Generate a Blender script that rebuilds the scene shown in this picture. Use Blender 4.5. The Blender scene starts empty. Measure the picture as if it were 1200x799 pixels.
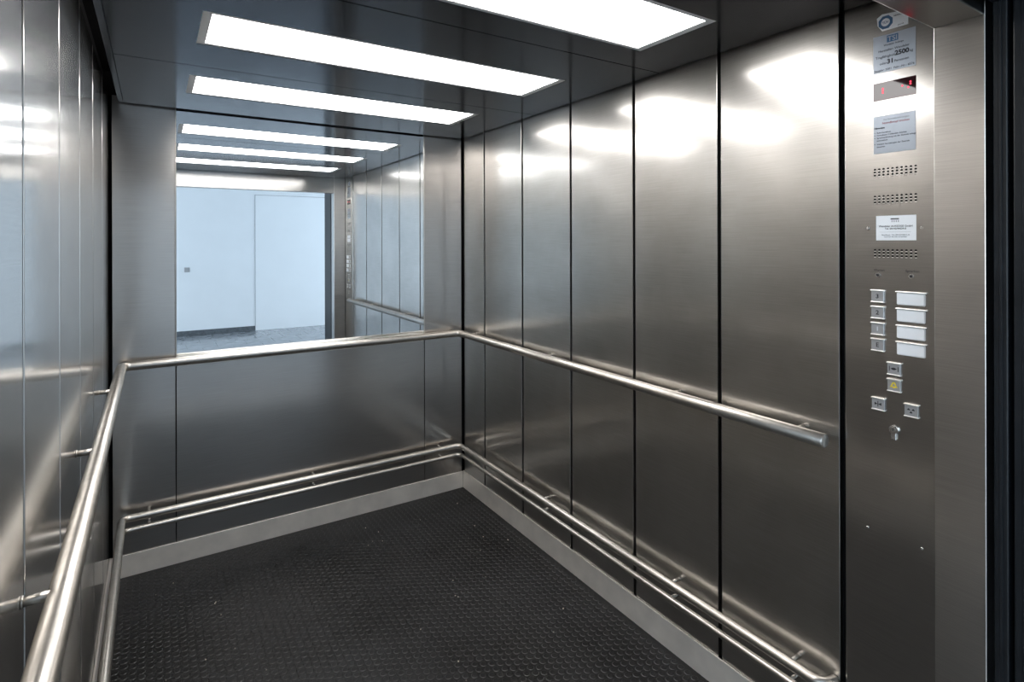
import bpy, bmesh, math, random
from mathutils import Vector, Matrix

S = bpy.context.scene
C = S.collection
random.seed(4)

# ------------------------------------------------------------------ geometry constants (metres)
XL, XR, YB, H = -0.176, 1.654, 3.169, 2.2        # left wall, right wall, back wall, ceiling
CAM_H, FPX, YAW, ROLL, Y0 = 1.554, 657.06, 0.5683, -0.0025, 283.13
YF, YJ, XJ, ZH = 0.575, 0.478, 1.540, 2.050      # inside face and outside edge of the front return, jamb, header
HALL_Y = -4.42

# ------------------------------------------------------------------ camera
cam = bpy.data.cameras.new('camera')
cam.sensor_width = 36.0
cam.lens = FPX / 1200.0 * 36.0
cam.shift_y = -(399.5 - Y0) / 1200.0
cam.clip_start = 0.02
co = bpy.data.objects.new('camera', cam)
C.objects.link(co)
co.matrix_world = (Matrix.Translation((0, 0, CAM_H)) @ Matrix.Rotation(-YAW, 4, 'Z')
                   @ Matrix.Rotation(math.pi / 2, 4, 'X') @ Matrix.Rotation(ROLL, 4, 'Z'))
S.camera = co

# ------------------------------------------------------------------ world, exposure, light
W = bpy.data.worlds.new('sky')
S.world = W
W.use_nodes = True
bg = W.node_tree.nodes['Background']
bg.inputs[0].default_value = (0.62, 0.80, 1.0, 1)
bg.inputs[1].default_value = 1.0
S.view_settings.view_transform = 'Standard'
S.view_settings.look = 'None'
S.view_settings.gamma = 1.0
S.view_settings.use_curve_mapping = False
S.view_settings.exposure = 0.0
S.cycles.max_bounces = 24
S.cycles.glossy_bounces = 20
S.cycles.diffuse_bounces = 5
S.cycles.transparent_max_bounces = 8
S.cycles.use_denoising = True
S.cycles.sample_clamp_indirect = 8.0
PANEL_LIGHT = 10.2                                   # strength of the ceiling luminaires
HALL_LIGHT = 132.0


def area(name, loc, rot, sx, sy, energy, col):
    l = bpy.data.lights.new(name, 'AREA')
    l.shape = 'RECTANGLE'
    l.size, l.size_y, l.energy, l.color = sx, sy, energy, col
    o = bpy.data.objects.new(name, l)
    o.location, o.rotation_euler = loc, rot
    C.objects.link(o)
    return o


# daylight through the two hall windows
area('daylight_from_window', (-3.88, -2.2, 1.45), (0, -math.pi / 2, 0), 2.0, 3.0, HALL_LIGHT, (0.72, 0.87, 1.0))
area('daylight_from_window', (5.88, -2.2, 1.45), (0, math.pi / 2, 0), 2.0, 3.0, HALL_LIGHT, (0.72, 0.87, 1.0))


# ------------------------------------------------------------------ materials
def nodes(name):
    m = bpy.data.materials.new(name)
    m.use_nodes = True
    nt = m.node_tree
    return m, nt, nt.nodes['Principled BSDF']


def N(nt, typ, **kw):
    n = nt.nodes.new(typ)
    for k, v in kw.items():
        setattr(n, k, v)
    return n


def L(nt, a, b):
    nt.links.new(a, b)


def ramp(nt, fac, c0, c1, p0=0.3, p1=0.7):
    r = N(nt, 'ShaderNodeMapRange')
    r.inputs[1].default_value, r.inputs[2].default_value = p0, p1
    r.inputs[3].default_value, r.inputs[4].default_value = c0, c1
    L(nt, fac, r.inputs[0])
    return r.outputs[0]


def coords(nt, scale=(1, 1, 1)):
    g = N(nt, 'ShaderNodeNewGeometry')
    mp = N(nt, 'ShaderNodeMapping')
    mp.inputs['Scale'].default_value = scale
    L(nt, g.outputs['Position'], mp.inputs['Vector'])
    return mp.outputs[0]


def noise(nt, vec, scale, detail=4.0, rough=0.55):
    t = N(nt, 'ShaderNodeTexNoise')
    t.inputs['Scale'].default_value = scale
    t.inputs['Detail'].default_value = detail
    t.inputs['Roughness'].default_value = rough
    L(nt, vec, t.inputs['Vector'])
    return t.outputs['Fac']


def steel(name, col=(0.60, 0.577, 0.55), rough=(0.135, 0.19), aniso=0.30, smudge=0.15, grain=(6, 6, 700), tangent=True,
          broad=0.50, broad_rough=0.32, broad_aniso=0.58):
    """Brushed steel: a tight lobe and a broad one (the scatter of the brush marks)."""
    m, nt, b = nodes(name)
    out = nt.nodes['Material Output']
    b2 = N(nt, 'ShaderNodeBsdfPrincipled')
    mix = N(nt, 'ShaderNodeMixShader')
    mix.inputs[0].default_value = broad
    L(nt, b.outputs[0], mix.inputs[1])
    L(nt, b2.outputs[0], mix.inputs[2])
    L(nt, mix.outputs[0], out.inputs['Surface'])
    v = coords(nt)
    big = noise(nt, v, 2.6, 5.0, 0.6)
    L(nt, ramp(nt, big, rough[0], rough[1], 0.32, 0.68), b.inputs['Roughness'])
    b2.inputs['Roughness'].default_value = broad_rough
    gv = coords(nt, grain)
    gr = noise(nt, gv, 1.0, 2.0, 0.5)
    k = N(nt, 'ShaderNodeMath', operation='ADD')
    L(nt, ramp(nt, big, 1.0 - smudge, 1.0, 0.35, 0.65), k.inputs[0])
    L(nt, ramp(nt, gr, -0.07, 0.07, 0.3, 0.7), k.inputs[1])
    mx = N(nt, 'ShaderNodeVectorMath', operation='SCALE')
    mx.inputs[0].default_value = col
    L(nt, k.outputs[0], mx.inputs['Scale'])
    for q in (b, b2):
        q.inputs['Metallic'].default_value = 1.0
        L(nt, mx.outputs[0], q.inputs['Base Color'])
    if tangent:
        t = N(nt, 'ShaderNodeTangent', direction_type='UV_MAP', uv_map='UVMap')
        for q, an in ((b, aniso), (b2, broad_aniso)):
            q.inputs['Anisotropic'].default_value = an
            L(nt, t.outputs[0], q.inputs['Tangent'])
    return m


def plain(name, col, rough=0.5, metal=0.0, var=0.0, scale=30.0, emit=None, strength=0.0, spec=0.5, coat=0.0):
    m, nt, b = nodes(name)
    b.inputs['Roughness'].default_value = rough
    b.inputs['Metallic'].default_value = metal
    b.inputs['Specular IOR Level'].default_value = spec
    b.inputs['Coat Weight'].default_value = coat
    n = noise(nt, coords(nt), scale, 3.0)
    mx = N(nt, 'ShaderNodeVectorMath', operation='SCALE')
    mx.inputs[0].default_value = col
    L(nt, ramp(nt, n, 1.0 - var, 1.0 + var), mx.inputs['Scale'])
    L(nt, mx.outputs[0], b.inputs['Base Color'])
    if emit:
        b.inputs['Emission Color'].default_value = (*emit, 1)
        b.inputs['Emission Strength'].default_value = strength
    return m


M = {}
M['steel'] = steel('brushed_steel')
M['steel_back'] = steel('brushed_steel_fine', col=(0.50, 0.475, 0.45), rough=(0.14, 0.18), smudge=0.06, broad=0.35)
M['steel_left'] = steel('brushed_steel_side', rough=(0.11, 0.15), smudge=0.12, broad=0.26)
M['steel_jamb'] = steel('brushed_steel_jamb', col=(0.64, 0.615, 0.585), rough=(0.18, 0.24), smudge=0.10, broad=0.66)
M['steel_front'] = steel('brushed_steel_front', col=(0.55, 0.53, 0.505), rough=(0.15, 0.20), smudge=0.08, broad=0.30)
M['rail'] = steel('polished_tube_steel', col=(0.56, 0.53, 0.49), rough=(0.20, 0.26), grain=(40, 40, 40), tangent=False, smudge=0.04, broad=0.5, broad_rough=0.42)
M['ceiling'] = steel('dark_tinted_steel', col=(0.12, 0.13, 0.148), rough=(0.13, 0.17), smudge=0.06, grain=(6, 300, 6), aniso=0.0, tangent=False, broad=0.15)
M['base'] = plain('satin_aluminium_skirting', (0.92, 0.865, 0.80), 0.32, 0.48, var=0.08, scale=9)
M['mirror'] = plain('mirror_silver', (0.90, 0.93, 0.95), 0.0, 1.0)
M['dark'] = plain('dark_void', (0.004, 0.004, 0.0045), 0.8, var=0.2, spec=0.1)
M['doorpaint'] = plain('anthracite_paint', (0.008, 0.0095, 0.012), 0.42, var=0.25, spec=0.35, scale=14)
M['frame'] = plain('luminaire_frame', (0.92, 0.92, 0.92), 0.45, 0.0)
M['diffuser'] = plain('luminaire_diffuser', (0.9, 0.9, 0.9), 0.4, emit=(1.0, 0.985, 0.965), strength=PANEL_LIGHT)
M['hallwall'] = plain('white_plaster', (0.86, 0.87, 0.88), 0.85, var=0.015, scale=3)
M['halldoor'] = plain('white_door_leaf', (0.875, 0.885, 0.895), 0.7, var=0.01, scale=3)
M['tile'] = plain('grey_stone_tile', (0.24, 0.25, 0.265), 0.16, var=0.16, scale=7)
M['grout'] = plain('grout', (0.16, 0.16, 0.17), 0.8, var=0.1)
M['hallbase'] = plain('slate_skirting', (0.11, 0.12, 0.13), 0.45, var=0.3, scale=25)
M['sign'] = plain('sign_metal', (0.39, 0.43, 0.49), 0.30, 0.35, var=0.04)
M['white'] = plain('white_plastic', (0.88, 0.90, 0.93), 0.28, var=0.01)
M['card'] = plain('white_card', (0.90, 0.92, 0.95), 0.6, var=0.01)
M['ink'] = plain('black_print', (0.02, 0.02, 0.024), 0.6)
M['greyink'] = plain('grey_print', (0.28, 0.29, 0.31), 0.6)
M['redink'] = plain('red_print', (0.28, 0.03, 0.03), 0.6)
M['blueink'] = plain('blue_print', (0.045, 0.13, 0.26), 0.5)
M['yellow'] = plain('yellow_print', (0.85, 0.66, 0.0), 0.5)
M['button'] = plain('satin_button', (0.50, 0.50, 0.51), 0.36, 0.55, var=0.03)
M['lip'] = plain('bright_button_edge', (0.86, 0.85, 0.82), 0.28, 0.75)
M['screen'] = plain('smoked_display_glass', (0.035, 0.012, 0.014), 0.03, spec=0.45)
M['led'] = plain('red_led', (0.3, 0.0, 0.01), 0.4, emit=(1.0, 0.03, 0.07), strength=2.6)
M['screw'] = plain('steel_screw', (0.80, 0.79, 0.77), 0.25, 1.0)
M['crumb'] = plain('pale_crumb', (0.85, 0.75, 0.62), 0.8, var=0.3, scale=40)
M['winframe'] = plain('window_frame_paint', (0.55, 0.56, 0.58), 0.4)


def rubber(name='black_rubber', spec=0.22, rough=(0.40, 0.52)):
    m, nt, b = nodes(name)
    v = coords(nt)
    d = noise(nt, v, 2.2, 6.0, 0.65)
    f = noise(nt, v, 60.0, 3.0, 0.6)
    a = N(nt, 'ShaderNodeMath', operation='MULTIPLY')
    L(nt, ramp(nt, d, 0.5, 2.6, 0.36, 0.7), a.inputs[0])
    L(nt, ramp(nt, f, 0.8, 1.3, 0.3, 0.7), a.inputs[1])
    mx = N(nt, 'ShaderNodeVectorMath', operation='SCALE')
    mx.inputs[0].default_value = (0.0085, 0.0085, 0.0089)
    L(nt, a.outputs[0], mx.inputs['Scale'])
    L(nt, mx.outputs[0], b.inputs['Base Color'])
    L(nt, ramp(nt, d, *rough), b.inputs['Roughness'])
    b.inputs['Specular IOR Level'].default_value = spec
    return m


M['rubber'] = rubber()
M['rubber_edge'] = rubber('polished_rubber_edge', 0.42, (0.26, 0.38))


def glass():
    m, nt, b = nodes('window_glass')
    b.inputs['Transmission Weight'].default_value = 1.0
    b.inputs['Roughness'].default_value = 0.0
    b.inputs['Base Color'].default_value = (0.95, 0.98, 1.0, 1)
    return m


M['glass'] = glass()


# ------------------------------------------------------------------ helpers
def world_loc(o):
    p = Vector((0, 0, 0))
    while o is not None:
        p += o.location
        o = o.parent
    return p


def obj(name, bm, mat, parent=None, base=None, smooth=False):
    """Link the bmesh (vertices in world metres) as ONE mesh object; base = its own origin when top-level."""
    org = Vector(base) if base is not None else (world_loc(parent) if parent is not None else Vector((0, 0, 0)))
    bmesh.ops.translate(bm, verts=bm.verts, vec=-org)
    uv = bm.loops.layers.uv.new('UVMap')
    for f in bm.faces:
        n = f.normal
        flat = abs(n.z) > 0.7
        for lp in f.loops:
            p = lp.vert.co
            # u runs up the wall, so the blur of the brushed grain runs vertically
            lp[uv].uv = (p.y, p.x) if flat else (p.z, p.x + p.y)
        f.smooth = smooth
    me = bpy.data.meshes.new(name)
    bm.to_mesh(me)
    bm.free()
    me.materials.append(M[mat])
    o = bpy.data.objects.new(name, me)
    C.objects.link(o)
    if parent is not None:
        o.parent = parent
    elif base is not None:
        o.location = base
    return o


def tag(o, label=None, cat=None, group=None, kind=None):
    if label: o['label'] = label
    if cat: o['category'] = cat
    if group: o['group'] = group
    if kind: o['kind'] = kind
    return o


def thing(name, label, cat, loc, group=None):
    o = bpy.data.objects.new(name, None)
    C.objects.link(o)
    o.location = loc
    o.empty_display_size = 0.05
    return tag(o, label, cat, group)


def struct(name, bm, mat, parent=None):
    o = obj(name, bm, mat, parent)
    if parent is None:
        o['kind'] = 'structure'
    return o


def box(x0, x1, y0, y1, z0, z1, bevel=0.0, seg=1, bm=None):
    bm = bm or bmesh.new()
    r = bmesh.ops.create_cube(bm, size=1.0)
    vs = r['verts']
    bmesh.ops.scale(bm, verts=vs, vec=(x1 - x0, y1 - y0, z1 - z0))
    bmesh.ops.translate(bm, verts=vs, vec=((x0 + x1) / 2, (y0 + y1) / 2, (z0 + z1) / 2))
    if bevel:
        es = list({e for v in vs for e in v.link_edges})
        bmesh.ops.bevel(bm, geom=es, offset=bevel, segments=seg, profile=0.5, affect='EDGES')
    bm.normal_update()
    return bm


def fillet(pts, rad, n=8):
    out = [Vector(pts[0])]
    for i in range(1, len(pts) - 1):
        a, b, c = Vector(pts[i - 1]), Vector(pts[i]), Vector(pts[i + 1])
        r = rad[i] if isinstance(rad, dict) else rad
        u, w = (a - b).normalized(), (c - b).normalized()
        p, q = b + u * r, b + w * r
        for k in range(n + 1):
            t = k / n
            # circular arc between two perpendicular tangents
            ang = t * math.pi / 2
            out.append(b + u * r * (1 - math.sin(ang)) + w * r * (1 - math.cos(ang)))
    out.append(Vector(pts[-1]))
    return out


def tube(path, r, n=18, cap=True, cham=0.0, bm=None):
    bm = bm or bmesh.new()
    P = [Vector(p) for p in path]
    T = []
    for i in range(len(P)):
        a = P[max(0, i - 1)]
        b = P[min(len(P) - 1, i + 1)]
        T.append((b - a).normalized())
    R = [r] * len(P)
    if cham:                                       # chamfered ends
        P = [P[0], P[0] + T[0] * cham] + P[1:-1] + [P[-1] - T[-1] * cham, P[-1]]
        T = [T[0], T[0]] + T[1:-1] + [T[-1], T[-1]]
        R = [r - cham] + [r] * (len(P) - 2) + [r - cham]
    ref = Vector((0, 0, 1)) if abs(T[0].z) < 0.9 else Vector((1, 0, 0))
    rings = []
    for p, t, rr in zip(P, T, R):
        ref = (ref - t * ref.dot(t)).normalized()
        s = t.cross(ref)
        rings.append([bm.verts.new(p + (ref * math.cos(a) + s * math.sin(a)) * rr)
                      for a in (2 * math.pi * k / n for k in range(n))])
    for A, B in zip(rings, rings[1:]):
        for k in range(n):
            bm.faces.new((A[k], B[k], B[(k + 1) % n], A[(k + 1) % n]))
    if cap:
        bm.faces.new(rings[0])
        bm.faces.new(list(reversed(rings[-1])))
    bmesh.ops.recalc_face_normals(bm, faces=bm.faces)
    bm.normal_update()
    return bm


def tube_obj(name, bm, mat, parent):
    o = obj(name, bm, mat, parent, smooth=True)
    for p in o.data.polygons:
        if len(p.vertices) > 4:
            p.use_smooth = False
    return o


def prism(poly, axis_from, axis_to, plane='X', bevel=0.0):
    """Extrude a polygon given as (y, z) along X."""
    bm = bmesh.new()
    a = [bm.verts.new((axis_from, y, z)) for y, z in poly]
    b = [bm.verts.new((axis_to, y, z)) for y, z in poly]
    bm.faces.new(a)
    bm.faces.new(list(reversed(b)))
    n = len(poly)
    for i in range(n):
        bm.faces.new((a[i], b[i], b[(i + 1) % n], a[(i + 1) % n]))
    bmesh.ops.recalc_face_normals(bm, faces=bm.faces)
    bm.normal_update()
    return bm


def lettering(name, body, y, z, size, mat, parent, x, align='CENTER', bold=0.00008, sx=1.0, depth=0.0003):
    """Flat print on a plate facing -X: text runs towards -Y. (y, z) = baseline anchor."""
    cu = bpy.data.curves.new(name, 'FONT')
    cu.body = body
    cu.size = size
    cu.align_x = align
    cu.offset = bold
    cu.extrude = depth / 2
    cu.resolution_u = 3
    t = bpy.data.objects.new('tmp', cu)
    C.objects.link(t)
    dg = bpy.context.evaluated_depsgraph_get()
    me = bpy.data.meshes.new_from_object(t.evaluated_get(dg))
    bpy.data.objects.remove(t)
    me.name = name
    org = world_loc(parent)
    for v in me.vertices:
        lx, ly, lz = v.co
        v.co = (x - lz - org.x, y - lx * sx - org.y, z + ly - org.z)
    me.materials.clear()
    me.materials.append(M[mat])
    o = bpy.data.objects.new(name, me)
    C.objects.link(o)
    o.parent = parent
    return o


# ================================================================== SETTING: the lift car
ZT = 2.235                                          # wall panels run up past the ceiling
GAP = 0.015

# right wall
RS = [0.841, 1.2535, 1.664, 2.0765, 2.4885, 2.895, YB - 0.006]
wr = struct('wall_right', box(XR + 0.020, XR + 0.05, YJ, YB + 0.05, 0, 2.36), 'dark')
for a, b in zip(RS, RS[1:]):
    g0 = 0.008 if a == RS[0] else GAP / 2
    obj('panel', box(XR, XR + 0.019, a + g0, b - GAP / 2, 0.02, ZT, 0.0016, 2), 'steel', wr)

# left wall
LS = [0.36 + 0.0, 0.771, 1.1765, 1.582, 1.988, 2.394, 2.80, YB - 0.006]
wl = struct('wall_left', box(XL - 0.05, XL - 0.020, YJ, YB + 0.05, 0, 2.36), 'dark')
for a, b in zip(LS, LS[1:]):
    a = max(a, YF + 0.002)
    obj('panel', box(XL - 0.019, XL, a + GAP / 2, b - GAP / 2, 0.02, ZT, 0.0016, 2), 'steel_left', wl)

# back wall
BX = [XL + 0.013, 0.0885, 1.3885, XR - 0.012]
wb = struct('wall_back', box(XL - 0.05, XR + 0.05, YB + 0.020, YB + 0.05, 0, 2.36), 'dark')
ZM0, ZM1 = 0.955, 2.230
obj('panel', box(BX[0], BX[1] - 0.002, YB, YB + 0.019, 0.02, ZT, 0.0012, 2), 'steel_back', wb)
obj('panel', box(BX[1] + 0.002, BX[2] - 0.002, YB, YB + 0.019, 0.02, ZM0 - 0.003, 0.0012, 2), 'steel_back', wb)
obj('panel', box(BX[2] + 0.002, BX[3], YB, YB + 0.019, 0.02, ZT, 0.0012, 2), 'steel_back', wb)
mr = thing('wall_mirror', 'large frameless mirror on the back wall above the handrail, reflecting a white hallway', 'mirror',
           (0.7385, YB, ZM0))
obj('mirror_glass', box(BX[1] + 0.0035, BX[2] - 0.0035, YB + 0.001, YB + 0.012, ZM0, ZM1), 'mirror', mr)
obj('bottom_clip_rail', box(BX[1] + 0.004, BX[2] - 0.004, YB - 0.002, YB + 0.0008, ZM0 - 0.004, ZM0 + 0.008, 0.0008), 'rail', mr)
for s, (xa, xb) in enumerate(((BX[1] - 0.0015, BX[1] + 0.0032), (BX[2] - 0.0032, BX[2] + 0.0015))):
    obj('side_strip', box(xa, xb, YB - 0.0025, YB + 0.0005, ZM0, ZM1 + 0.01, 0.0006), 'rail', mr)

# skirting
struct('baseboard_right', box(XR - 0.007, XR - 0.0005, YF + 0.03, YB - 0.007, 0.0, 0.107, 0.0015, 2), 'base')
struct('baseboard_back', box(XL + 0.007, XR - 0.007, YB - 0.007, YB - 0.0005, 0.0, 0.102, 0.0015, 2), 'base')
struct('baseboard_left', box(XL + 0.0005, XL + 0.007, YF + 0.03, YB - 0.007, 0.0, 0.107, 0.0015, 2), 'base')

# floor of black studded rubber: base sheet plus every stud
fl = struct('floor', box(XL - 0.02, XR + 0.02, YJ, YB + 0.02, -0.03, 0.0), 'rubber')


def stud_bm(pts, bm=None, n=14):
    bm = bm or bmesh.new()
    for x, y in pts:
        lo = [bm.verts.new((x + 0.0130 * math.cos(2 * math.pi * k / n), y + 0.0130 * math.sin(2 * math.pi * k / n), 0.0001)) for k in range(n)]
        hi = [bm.verts.new((x + 0.0108 * math.cos(2 * math.pi * k / n), y + 0.0108 * math.sin(2 * math.pi * k / n), 0.0014)) for k in range(n)]
        bm.faces.new(hi)
        for k in range(n):
            bm.faces.new((lo[k], lo[(k + 1) % n], hi[(k + 1) % n], hi[k])).material_index = 1
    return bm


PX, PY = 0.0272, 0.0310
studs = []
i = 0
x = XL + 0.026
while x < XR - 0.022:
    y = YF + 0.03 + (PY / 2 if i % 2 else 0)
    while y < YB - 0.022:
        if abs(x - 0.731) > 0.004 or y < 1.0:
            studs.append((x, y))
        y += PY
    x += PX
    i += 1


def in_frame(p):                                   # which studs stand nearest in the picture
    x, y = p
    c, s = math.cos(YAW), math.sin(YAW)
    r, d = x * c - y * s, x * s + y * c
    if d < 0.3: return None
    u, v = 600 + FPX * r / d, Y0 + FPX * CAM_H / d
    return d if (130 < u < 830 and v < 795) else None


vis = sorted((d, p) for p in studs for d in [in_frame(p)] if d is not None)
near = [p for d, p in vis[:290]]
nearset = set(near)
sm = None
for px, py in near:
    if sm is None:
        o = obj('stud', stud_bm([(0, 0)]), 'rubber', fl)
        sm = o.data
        sm.materials.append(M['rubber_edge'])
    else:
        o = bpy.data.objects.new('stud', sm)
        C.objects.link(o)
        o.parent = fl
    o.location = (px, py, 0)
rest = obj('rubber_studs', stud_bm([p for p in studs if p not in nearset]), 'rubber', fl)
rest['kind'] = 'stuff'
rest.data.materials.append(M['rubber_edge'])
obj('sheet_seam', box(0.7300, 0.7325, 0.62, YB - 0.01, 0.0, 0.0009), 'rubber', fl)

# ceiling: three dark panels, each with a cut-out for its luminaire, and lips round the edge
cl = struct('ceiling', box(XL - 0.05, XR + 0.05, YJ, YB + 0.05, 2.345, 2.375), 'dark')
CX0, CX1 = -0.116, 1.638
LX0, LX1 = 0.1165, 1.398
LY = [(1.064, 1.374), (1.779, 2.087), (2.487, 2.802)]
CY = [(0.605, 1.507), (1.512, 2.346), (2.351, 3.136)]
ZC1 = H + 0.022


def frame_bm(x0, x1, y0, y1, u0, u1, v0, v1, z0, z1):
    """A slab with a rectangular hole."""
    bm = bmesh.new()
    def ring(a, b, c, d, z):
        return [bm.verts.new(p) for p in ((a, c, z), (b, c, z), (b, d, z), (a, d, z))]
    oo, io = ring(x0, x1, y0, y1, z0), ring(u0, u1, v0, v1, z0)
    ot, it = ring(x0, x1, y0, y1, z1), ring(u0, u1, v0, v1, z1)
    for k in range(4):
        j = (k + 1) % 4
        bm.faces.new((oo[k], io[k], io[j], oo[j]))
        bm.faces.new((ot[k], ot[j], it[j], it[k]))
        bm.faces.new((oo[k], oo[j], ot[j], ot[k]))
        bm.faces.new((io[k], it[k], it[j], io[j]))
    bmesh.ops.recalc_face_normals(bm, faces=bm.faces)
    bm.normal_update()
    return bm


for (y0, y1), (v0, v1) in zip(CY, LY):
    obj('ceiling_panel', frame_bm(CX0, CX1, y0, y1, LX0, LX1, v0, v1, H, ZC1), 'ceiling', cl)
obj('edge_trim', box(CX0 - 0.021, CX0 - 0.002, 0.605, 3.146, H + 0.001, H + 0.03, 0.001), 'ceiling', cl)
obj('edge_trim', box(CX1 + 0.0015, CX1 + 0.006, 0.605, 3.146, H + 0.002, H + 0.03), 'ceiling', cl)

for (v0, v1), lab in zip(LY, ('long white ceiling light nearest the door, largest of three in dark ceiling',
                              'long white ceiling light in the middle of three in dark ceiling',
                              'long white ceiling light farthest from door, next to the mirror wall')):
    t = thing('ceiling_light', lab, 'ceiling light', ((LX0 + LX1) / 2, (v0 + v1) / 2, H), 'ceiling lights')
    tag(obj('frame', frame_bm(LX0 + 0.001, LX1 - 0.001, v0 + 0.001, v1 - 0.001, LX0 + 0.025, LX1 - 0.029, v0 + 0.018, v1 - 0.017,
                              H + 0.0015, H + 0.006), 'frame', t), 'pale grey metal frame')
    obj('diffuser', box(LX0 + 0.012, LX1 - 0.012, v0 + 0.008, v1 - 0.008, H + 0.0085, H + 0.02), 'diffuser', t)

# front returns, header and sill
wf = struct('wall_front', box(XJ + 0.002, XR + 0.05, YJ + 0.004, YF - 0.002, 0.0, ZT), 'dark')
obj('panel', box(XJ, XR - 0.003, YJ, YF, 0.0, 2.28, 0.0014, 2), 'steel_jamb', wf)
obj('panel', box(XL + 0.003, XL + 0.06, YJ, YF, 0.0, 2.28, 0.003, 2), 'steel_front', wf)
tr = struct('trim_1', box(XL + 0.0605, XJ - 0.0005, YJ, YF, ZH, 2.28, 0.003, 2), 'steel_front')
obj('gutter', box(XL + 0.07, XJ - 0.01, YF + 0.001, YF + 0.028, H + 0.012, H + 0.05), 'dark', tr)
sl = struct('trim_2', box(XL + 0.04, XJ + 0.02, 0.10, YJ - 0.001, -0.03, 0.001), 'base')
for k in range(4):
    obj('sill_groove', box(XL + 0.05, XJ + 0.01, 0.385 + k * 0.022, 0.392 + k * 0.022, 0.001, 0.0016), 'dark', sl)

# car door leaves and landing frame, seen edge-on at the right border
DX = XJ + 0.010
d1 = struct('door_1', box(DX, DX + 0.60, 0.4425, 0.4680, 0.006, 2.12, 0.003, 2), 'doorpaint')
d2 = struct('door_2', box(DX, DX + 0.62, 0.3980, 0.4340, 0.006, 2.12, 0.003, 2), 'doorpaint')
obj('edge_buffer', box(DX - 0.003, DX, 0.452, 0.4585, 0.02, 2.10, 0.001), 'doorpaint', d1)
obj('edge_buffer', box(DX - 0.003, DX, 0.412, 0.420, 0.02, 2.10, 0.001), 'doorpaint', d2)
t3 = struct('trim_3', box(XL - 0.6, DX + 0.6, 0.405, 0.470, 2.075, 2.30, 0.003, 2), 'doorpaint')
t4 = struct('trim_4', box(DX + 0.02, DX + 0.14, 0.08, 0.36, 0.0, 2.30, 0.003, 2), 'doorpaint')
t5 = struct('trim_5', box(XL - 0.11, XL + 0.01, 0.08, 0.36, 0.0, 2.30, 0.003, 2), 'doorpaint')
t6 = struct('trim_6', box(XL + 0.0105, DX + 0.0195, 0.08, 0.36, 2.10, 2.30, 0.003, 2), 'doorpaint')
# shaft closing pieces between car and landing
struct('wall_shaft_right', box(DX + 0.62, DX + 0.66, 0.10, YJ + 0.1, 0, 2.4), 'dark')
struct('wall_shaft_left', box(XL - 0.70, XL - 0.66, 0.10, YJ + 0.1, 0, 2.4), 'dark')
struct('wall_shaft_top', box(XL - 0.70, DX + 0.66, 0.10, YJ + 0.1, 2.40, 2.44), 'dark')

# ================================================================== SETTING: the hall behind, seen in the mirror
HX0, HX1, HZ = -4.0, 6.0, 2.75
hf = struct('floor_hall', box(HX0, HX1, HALL_Y - 0.02, 0.10, -0.05, -0.006), 'grout')
ty, k = HALL_Y + 0.004, 0
tile_mesh = None
while ty < 0.09:
    y1 = min(ty + 0.446, 0.098)
    tx = HX0 + 0.003 - (0.2 if k % 2 else 0.0)
    while tx < HX1:
        a, b = max(tx, HX0), min(tx + 0.396, HX1)
        if b - a > 0.05:
            obj('tile', box(a, b, ty, y1, -0.006, -0.001 + random.uniform(-0.0004, 0.0004), 0.001), 'tile', hf)
        tx += 0.40
    ty += 0.45
    k += 1
struct('wall_hall_back', box(HX0, HX1, HALL_Y - 0.10, HALL_Y, 0, HZ), 'hallwall')
struct('wall_hall_right', box(HX1, HX1 + 0.1, HALL_Y, 0.36, 0, HZ), 'hallwall')
struct('wall_hall_left', box(HX0 - 0.1, HX0, HALL_Y, 0.36, 0, HZ), 'hallwall')
bmw = box(HX0, XL - 0.112, 0.10, 0.36, 0, HZ)
box(DX + 0.142, HX1, 0.10, 0.36, 0, HZ, bm=bmw)
box(XL - 0.112, DX + 0.142, 0.10, 0.36, 2.302, HZ, bm=bmw)
struct('wall_hall_front', bmw, 'hallwall')
struct('ceiling_hall', box(HX0 - 0.1, HX1 + 0.1, HALL_Y - 0.1, 0.36, HZ, HZ + 0.1), 'hallwall')
struct('baseboard_hall', box(HX0, 1.497, HALL_Y, HALL_Y + 0.016, 0.0, 0.085, 0.002), 'hallbase')
hd = struct('door_3', box(1.505, 3.30, HALL_Y, HALL_Y + 0.014, 0.0, 2.385, 0.002), 'halldoor')
obj('door_casing', box(1.499, 1.5045, HALL_Y, HALL_Y + 0.004, 0.0, 2.39), 'greyink', hd)
obj('door_casing', box(1.499, 3.31, HALL_Y, HALL_Y + 0.004, 2.386, 2.392), 'greyink', hd)
for n, x0, x1 in ((1, HX0 + 0.001, HX0 + 0.05), (2, HX1 - 0.05, HX1 - 0.001)):
    wn = struct('window_%d' % n, frame_bm(-1.1, 1.1, -1.6, 1.6, -1.0, 1.0, -1.5, 1.5, -0.025, 0.025), 'winframe')
    wn.rotation_euler = (0, math.pi / 2, 0)
    wn.location = ((x0 + x1) / 2, -2.2, 1.45)
    gl = obj('pane', box(-0.999, 0.999, -1.499, 1.499, -0.004, 0.004), 'glass')
    gl.parent = wn
sw = thing('light_switch', 'small white square wall switch on the hallway wall, seen in the mirror', 'switch', (0.462, HALL_Y, 1.06))
obj('switch_plate', box(0.422, 0.502, HALL_Y + 0.0005, HALL_Y + 0.012, 1.06, 1.14, 0.003), 'button', sw)
obj('rocker', box(0.434, 0.490, HALL_Y + 0.0122, HALL_Y + 0.018, 1.072, 1.128, 0.002), 'button', sw)

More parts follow.
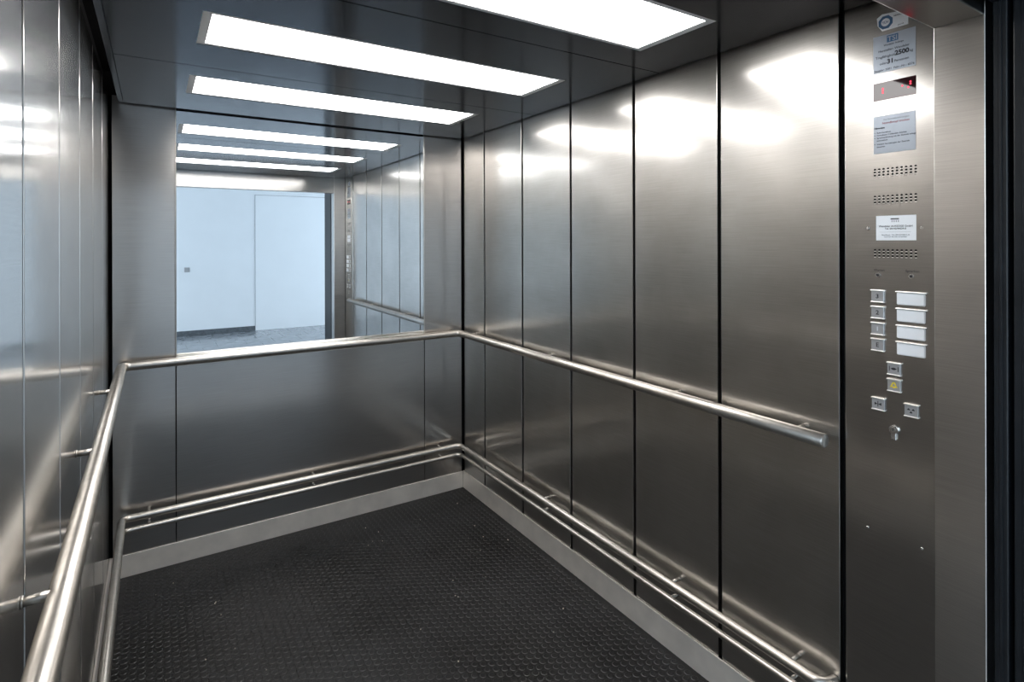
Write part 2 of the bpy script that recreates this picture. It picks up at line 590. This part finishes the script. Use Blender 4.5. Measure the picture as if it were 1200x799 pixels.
# ================================================================== HANDRAIL
D = 0.050
ZR, RR = 0.986, 0.0205
hr = thing('handrail', 'thick round steel handrail at waist height running round three walls', 'handrail', (XL + D, YB - D, ZR))
path = fillet([(XL + D, 0.66, ZR), (XL + D, YB - D, ZR), (XR - D, YB - D, ZR), (XR - D, 0.862, ZR)], 0.036, 7)
tube_obj('rail_tube', tube(path, RR, 28, cham=0.004), 'rail', hr)


def bracket(px, py, nx, ny, z, parent, rr, rad, d=D):
    """Short post from the wall to the rail; (nx, ny) points from wall into the car."""
    e = Vector((nx, ny, 0))
    w = Vector((px, py, z))
    bm = tube([w + e * 0.0006, w + e * (d - rad * 0.6)], rr, 14)
    tube([w + e * 0.0004, w + e * 0.003], rr * 1.25, 14, bm=bm)
    return tube_obj('bracket', bm, 'rail', parent)


RB = [0.955, 1.428, 2.232, 3.00]
LB = [1.15, 1.88, 2.60]
BB = [-0.022, 0.730, 1.475]
for y in RB: bracket(XR, y, -1, 0, ZR + 0.007, hr, 0.0078, RR)
for y in LB + [0.80]: bracket(XL, y, 1, 0, ZR + 0.007, hr, 0.0078, RR)
for x in (BB[0], BB[2]): bracket(x, YB, 0, -1, ZR + 0.004, hr, 0.0078, RR)

# bumper rails low on the walls
for z, r, lab, yend in ((0.288, 0.0155, 'upper and thicker of two low steel bumper rails along the walls', 0.862),
                        (0.233, 0.0120, 'lower and thinner of two low steel bumper rails just above the skirting', 0.862)):
    t = thing('bumper_rail', lab, 'rail', (XL + D, YB - D, z), 'low bumper rails')
    p = fillet([(XL + 0.001, 0.70, z), (XL + D, 0.70, z), (XL + D, YB - D, z), (XR - D, YB - D, z), (XR - D, yend, z), (XR - 0.001, yend, z)],
               {1: 0.044, 2: 0.036, 3: 0.036, 4: 0.044}, 8)
    tube_obj('rail_tube', tube(p, r, 22), 'rail', t)
    for y in (0.972, 1.434, 2.24): bracket(XR, y, -1, 0, z + 0.002, t, 0.0065, r)
    for y in (1.15, 1.925): bracket(XL, y, 1, 0, z + 0.002, t, 0.0065, r)
    for x in (-0.022, 0.730, 1.482): bracket(x, YB, 0, -1, z + 0.002, t, 0.0065, r)

# ================================================================== CONTROL PANEL
XP = XR - 0.0005                                    # face of the panel
cp = thing('control_panel', 'tall steel lift control panel with floor buttons, signs and a red display', 'control panel',
           (XR, 0.72, 0.02))
obj('face_plate', box(XP, XR + 0.018, 0.580, 0.833, 0.02, ZT, 0.0016, 2), 'steel_front', cp)


def plate(name, y0, y1, z0, z1, mat, th=0.0012, bevel=0.0004, parent=cp, x=XP):
    return obj(name, box(x - th, x - 0.0001, y0, y1, z0, z1, bevel), mat, parent)


def yz(a, b, z0, z1):
    return min(a, b), max(a, b), z0, z1


# inspection sticker: octagon badge with a ring, and a strip (its square code is left out)
st = obj('inspection_sticker', prism([(0.748, 2.155), (0.746, 2.134), (0.735, 2.117), (0.673, 2.117), (0.673, 2.156), (0.735, 2.163)], XP - 0.0006, XP - 0.0001), 'card', cp)
tag(st, 'white badge sticker with a blue ring')


def disc(yc, zc, r, x0, x1, n=24):
    return prism([(yc + r * math.cos(2 * math.pi * k / n), zc + r * math.sin(2 * math.pi * k / n)) for k in range(n)], x0, x1)


obj('seal', prism([(0.7265 + 0.0185 * math.cos(math.pi * (k + .5) / 4), 2.139 + 0.0185 * math.sin(math.pi * (k + .5) / 4)) for k in range(8)],
                  XP - 0.0009, XP - 0.0006), 'blueink', st)
obj('seal', disc(0.7265, 2.139, 0.0105, XP - 0.0011, XP - 0.0009), 'card', st)
lettering('lettering', 'TÜV', 0.7265, 2.1355, 0.0085, 'blueink', st, XP - 0.0013)
lettering('lettering', 'Nächste Prüfung', 0.690, 2.148, 0.0050, 'ink', st, XP - 0.0008)
lettering('lettering', 'geprüft', 0.690, 2.1215, 0.0050, 'greyink', st, XP - 0.0008)

# rating plate
s1 = plate('rating_plate', *yz(0.656, 0.757, 2.006, 2.106), 'sign')
tag(s1, 'blue grey rating plate with load and persons')
obj('logo', box(XP - 0.0016, XP - 0.0012, 0.696, 0.723, 2.0835, 2.1015), 'blueink', s1)
lettering('lettering', 'TSI', 0.7095, 2.086, 0.018, 'sign', s1, XP - 0.0018, bold=0.0003)
lettering('lettering', 'Wendeler Aufzüge', 0.707, 2.0755, 0.0062, 'ink', s1, XP - 0.0014)
lettering('lettering', 'Hersteller: Wendeler', 0.707, 2.0610, 0.0085, 'ink', s1, XP - 0.0014)
lettering('lettering', 'Tragfähigkeit', 0.751, 2.0445, 0.0092, 'ink', s1, XP - 0.0014, align='LEFT')
lettering('lettering', '2500', 0.704, 2.0445, 0.0165, 'ink', s1, XP - 0.0014, align='LEFT', bold=0.0008)
lettering('lettering', 'kg', 0.670, 2.0445, 0.0092, 'ink', s1, XP - 0.0014, align='LEFT')
lettering('lettering', 'oder', 0.741, 2.0270, 0.0092, 'ink', s1, XP - 0.0014, align='LEFT')
lettering('lettering', '31', 0.723, 2.0270, 0.0165, 'ink', s1, XP - 0.0014, align='LEFT', bold=0.0007)
lettering('lettering', 'Personen', 0.706, 2.0270, 0.0092, 'ink', s1, XP - 0.0014, align='LEFT')
lettering('lettering', 'Baujahr: 2001  Fabr.-Nr.: 6576', 0.7065, 2.0100, 0.0078, 'ink', s1, XP - 0.0014)

# floor display
dp = plate('floor_display', *yz(0.6555, 0.7575, 1.9315, 1.980), 'screen', 0.0008)
tag(dp, 'dark red tinted display window')
for (y, z) in ((0.7335, 1.9625), (0.7335, 1.9570), (0.7335, 1.9515), (0.687, 1.960), (0.668, 1.9665), (0.668, 1.961), (0.673, 1.953)):
    obj('led', disc(y, z, 0.0022, XP - 0.0012, XP - 0.0009, 10), 'led', dp)

# notice plate
s2 = plate('notice_plate', *yz(0.6565, 0.7565, 1.789, 1.890), 'sign')
tag(s2, 'pale notice plate with a red line of print')
lettering('lettering', 'Bei Betriebsstörungen', 0.7015, 1.8765, 0.0068, 'greyink', s2, XP - 0.0014)
lettering('lettering', 'Notrufknopf drücken', 0.7025, 1.8670, 0.0075, 'redink', s2, XP - 0.0014)
lettering('lettering', 'Hinweise', 0.755, 1.8555, 0.0070, 'ink', s2, XP - 0.0014, align='LEFT', bold=0.0002)
for k, (zz, tx) in enumerate(((1.8435, 'Ruhe bewahren'), (1.8365, 'Notruftaste 3 Sekunden drücken'), (1.8295, 'Sprechverbindung mit der Zentrale erfolgt'),
                              (1.8225, 'automatisch'), (1.8125, 'Weitere Anweisungen der Zentrale'), (1.8055, 'abwarten'))):
    lettering('lettering', tx, 0.7485, zz, 0.0054, 'ink', s2, XP - 0.0014, align='LEFT')
for zz in (1.8445, 1.8375, 1.8305, 1.8135):
    obj('bullet', box(XP - 0.0015, XP - 0.0012, 0.7525, 0.7542, zz, zz + 0.0022), 'ink', s2)


# perforated grilles: black discs as holes, with a painted glint below each
def grille(z0, z1):
    bm = bmesh.new()
    for r_ in range(3):
        for c_ in range(10):
            yc, zc = 0.754 - c_ * (0.097 / 9), z0 + r_ * (z1 - z0) / 2
            vs = [bm.verts.new((XP - 0.0004, yc + 0.0030 * math.cos(a), zc + 0.0026 * math.sin(a))) for a in (2 * math.pi * q / 10 for q in range(10))]
            ws = [bm.verts.new((XP + 0.0002, yc + 0.0030 * math.cos(a), zc + 0.0026 * math.sin(a))) for a in (2 * math.pi * q / 10 for q in range(10))]
            bm.faces.new(vs)
            for q in range(10):
                bm.faces.new((vs[q], vs[(q + 1) % 10], ws[(q + 1) % 10], ws[q]))
    bmesh.ops.recalc_face_normals(bm, faces=bm.faces)
    o = obj('speaker_holes', bm, 'dark', cp)
    bm = bmesh.new()
    for r_ in range(3):
        for c_ in range(10):
            yc, zc = 0.754 - c_ * (0.097 / 9), z0 + r_ * (z1 - z0) / 2
            box(XP - 0.0008, XP - 0.0001, yc - 0.0022, yc + 0.0022, zc - 0.0040, zc - 0.0028, bm=bm)
    obj('hole_glints', bm, 'lip', o)  # pale bars stand in for light caught on the lower hole edges


grille(1.731, 1.747)
grille(1.658, 1.674)
grille(1.513, 1.529)

# service card
s3 = plate('service_card', *yz(0.656, 0.751, 1.555, 1.621), 'card', 0.0006, 0)
tag(s3, 'white service card with small print')
obj('logo', box(XP - 0.0009, XP - 0.0006, 0.6955, 0.7155, 1.6105, 1.6135), 'ink', s3)
for k in range(4):
    obj('logo', box(XP - 0.0009, XP - 0.0006, 0.7110 - k * 0.005, 0.7130 - k * 0.005, 1.6035, 1.6085), 'greyink', s3)
lettering('lettering', 'Wendeler AUFZÜGE GmbH', 0.7040, 1.5905, 0.0068, 'ink', s3, XP - 0.0008)
lettering('lettering', 'Tel. 08142/44034-0', 0.7040, 1.5840, 0.0064, 'ink', s3, XP - 0.0008)
obj('rule', box(XP - 0.0009, XP - 0.0006, 0.668, 0.743, 1.5770, 1.5775), 'greyink', s3)
lettering('lettering', 'Notdienst · Tel. 08142/44034-25', 0.7040, 1.5680, 0.0050, 'greyink', s3, XP - 0.0008)
lettering('lettering', 'rund um die Uhr erreichbar', 0.7040, 1.5630, 0.0048, 'greyink', s3, XP - 0.0008)

# indicator lamps with their words
for y, word in ((0.746, 'Warten'), (0.667, 'Sprechen')):
    o = tube_obj('indicator_lamp', tube([(XP - 0.004, y, 1.4615), (XP, y, 1.4615)], 0.0058, 14), 'screw', cp)
    tube_obj('lens', tube([(XP - 0.0052, y, 1.4615), (XP - 0.0035, y, 1.4615)], 0.0034, 12), 'ink', o)
    lettering('lettering', word, y - 0.002, 1.4720, 0.0085, 'ink', cp, XP - 0.0003)

for y, z, r in ((0.771, 1.588, 0.0045), (0.643, 1.587, 0.0045), (0.774, 0.767, 0.0034), (0.645, 0.767, 0.0034)):
    tube_obj('screw', tube([(XP - 0.0035, y, z), (XP, y, z)], r, 12, cham=0.0009), 'screw', cp)


def button(yc, zc, lab):
    """Square push button between a bright upper and lower lip."""
    b = obj('button', box(XP - 0.0050, XP - 0.0001, yc - 0.0155, yc + 0.0155, zc - 0.0160, zc + 0.0160, 0.0012, 2), 'button', cp)
    tag(b, lab)
    obj('lip', box(XP - 0.0085, XP - 0.0004, yc - 0.0168, yc + 0.0168, zc + 0.0135, zc + 0.0168, 0.0010, 2), 'lip', b)
    obj('lip', box(XP - 0.0080, XP - 0.0004, yc - 0.0168, yc + 0.0162, zc - 0.0172, zc - 0.0145, 0.0010, 2), 'lip', b)
    return b


XB = XP - 0.0053
for ch, zc, mat in (('3', 1.4045, 'ink'), ('2', 1.3605, 'ink'), ('1', 1.3165, 'white'), ('E', 1.2730, 'ink')):
    b = button(0.7465, zc, 'floor button marked ' + ch)
    lettering('symbol', ch, 0.7465, zc - 0.0058, 0.0165, mat, b, XB, bold=0.0003)
    lh = plate('label_plate', 0.635, 0.700, zc - 0.0185, zc + 0.0135, 'white', 0.0060, 0.0022)
    tag(lh, 'blank white label beside the floor button ' + ch)
    obj('lip', box(XP - 0.0085, XP - 0.0004, 0.633, 0.702, zc + 0.0138, zc + 0.0168, 0.0010, 2), 'lip', lh)


def mark(polys, mat, b):
    bm = bmesh.new()
    for poly in polys:
        p2 = prism(poly, XB - 0.0003, XB + 0.0004)
        tmp = bpy.data.meshes.new('t')
        p2.to_mesh(tmp)
        p2.free()
        bm.from_mesh(tmp)
        bpy.data.meshes.remove(tmp)
    return obj('symbol', bm, mat, b)


def rect(y0, y1, z0, z1):
    return [(y0, z0), (y1, z0), (y1, z1), (y0, z1)]


# door-open: two bars, double arrow
yc, zc = 0.707, 1.215
b = button(yc, zc, 'door open button with bars and arrows')
mark([rect(yc + 0.0095, yc + 0.0112, zc - 0.0065, zc + 0.0065), rect(yc - 0.0112, yc - 0.0095, zc - 0.0065, zc + 0.0065),
      [(yc - 0.0078, zc), (yc - 0.0005, zc - 0.0038), (yc - 0.0005, zc + 0.0038)], [(yc + 0.0078, zc), (yc + 0.0005, zc + 0.0038), (yc + 0.0005, zc - 0.0038)],
      rect(yc - 0.0006, yc + 0.0006, zc - 0.0018, zc + 0.0018)], 'ink', b)
# alarm bell outline in yellow
yc, zc = 0.707, 1.1715
b = button(yc, zc, 'alarm button with a yellow bell')
outer = [(0, 0.0085), (-0.004, 0.0060), (-0.0055, 0.000), (-0.0092, -0.0055), (0.0092, -0.0055), (0.0055, 0.000), (0.004, 0.0060)]
inner = [(0, 0.0052), (-0.002, 0.0036), (-0.0032, -0.0002), (-0.0050, -0.0030), (0.0050, -0.0030), (0.0032, -0.0002), (0.002, 0.0036)]
quads = []
for k in range(7):
    j = (k + 1) % 7
    quads.append([(yc + outer[k][0], zc + outer[k][1]), (yc + outer[j][0], zc + outer[j][1]), (yc + inner[j][0], zc + inner[j][1]), (yc + inner[k][0], zc + inner[k][1])])
quads.append([(yc - 0.0022, zc - 0.0055), (yc + 0.0022, zc - 0.0055), (yc, zc - 0.0085)])
mark(quads, 'yellow', b)
# door-close: two arrows meeting at a bar
yc, zc = 0.7455, 1.1135
b = button(yc, zc, 'door close button with two facing arrows')
mark([[(yc + 0.0008, zc), (yc + 0.0085, zc + 0.0040), (yc + 0.0085, zc - 0.0040)][::1], [(yc - 0.0008, zc), (yc - 0.0085, zc - 0.0040), (yc - 0.0085, zc + 0.0040)],
      rect(yc - 0.0009, yc + 0.0009, zc - 0.0075, zc + 0.0075)], 'ink', b)
# fan
yc, zc = 0.667, 1.1145
b = button(yc, zc, 'fan button with a propeller sign')
blades = []
for a0 in (0.5, 2.6, 4.7):
    blades.append([(yc + 0.0012 * math.cos(a0), zc + 0.0012 * math.sin(a0))] +
                  [(yc + 0.0088 * math.cos(a0 + t), zc + 0.0068 * math.sin(a0 + t)) for t in (-0.45, -0.15, 0.15, 0.45)])
mark(blades, 'ink', b)
# profile cylinder lock
kb = bmesh.new()
tube([(XP - 0.006, 0.708, 1.0535), (XP, 0.708, 1.0535)], 0.0112, 20, cham=0.0008, bm=kb)
box(XP - 0.0059, XP - 0.0001, 0.7022, 0.7138, 1.0270, 1.0500, 0.0012, 2, bm=kb)
kl = obj('key_lock', kb, 'screw', cp)
tube_obj('plug', tube([(XP - 0.0072, 0.708, 1.0540), (XP - 0.0058, 0.708, 1.0540)], 0.0060, 16), 'rail', kl)
obj('keyhole', box(XP - 0.0077, XP - 0.0071, 0.7072, 0.7088, 1.0500, 1.0580), 'ink', kl)

# crumbs lying on the rubber
bm = bmesh.new()
for k in range(46):
    x, y = random.uniform(XL + 0.15, XR - 0.1), random.uniform(1.2, 3.0)
    r = random.uniform(0.0013, 0.0028)
    ret = bmesh.ops.create_icosphere(bm, subdivisions=1, radius=r)
    bmesh.ops.translate(bm, verts=ret['verts'], vec=(x, y, 0.0016 + r * 0.8))
g = obj('floor_crumbs', bm, 'crumb')
tag(g, 'pale crumbs of grit scattered over the black rubber floor', 'crumbs', kind='stuff')
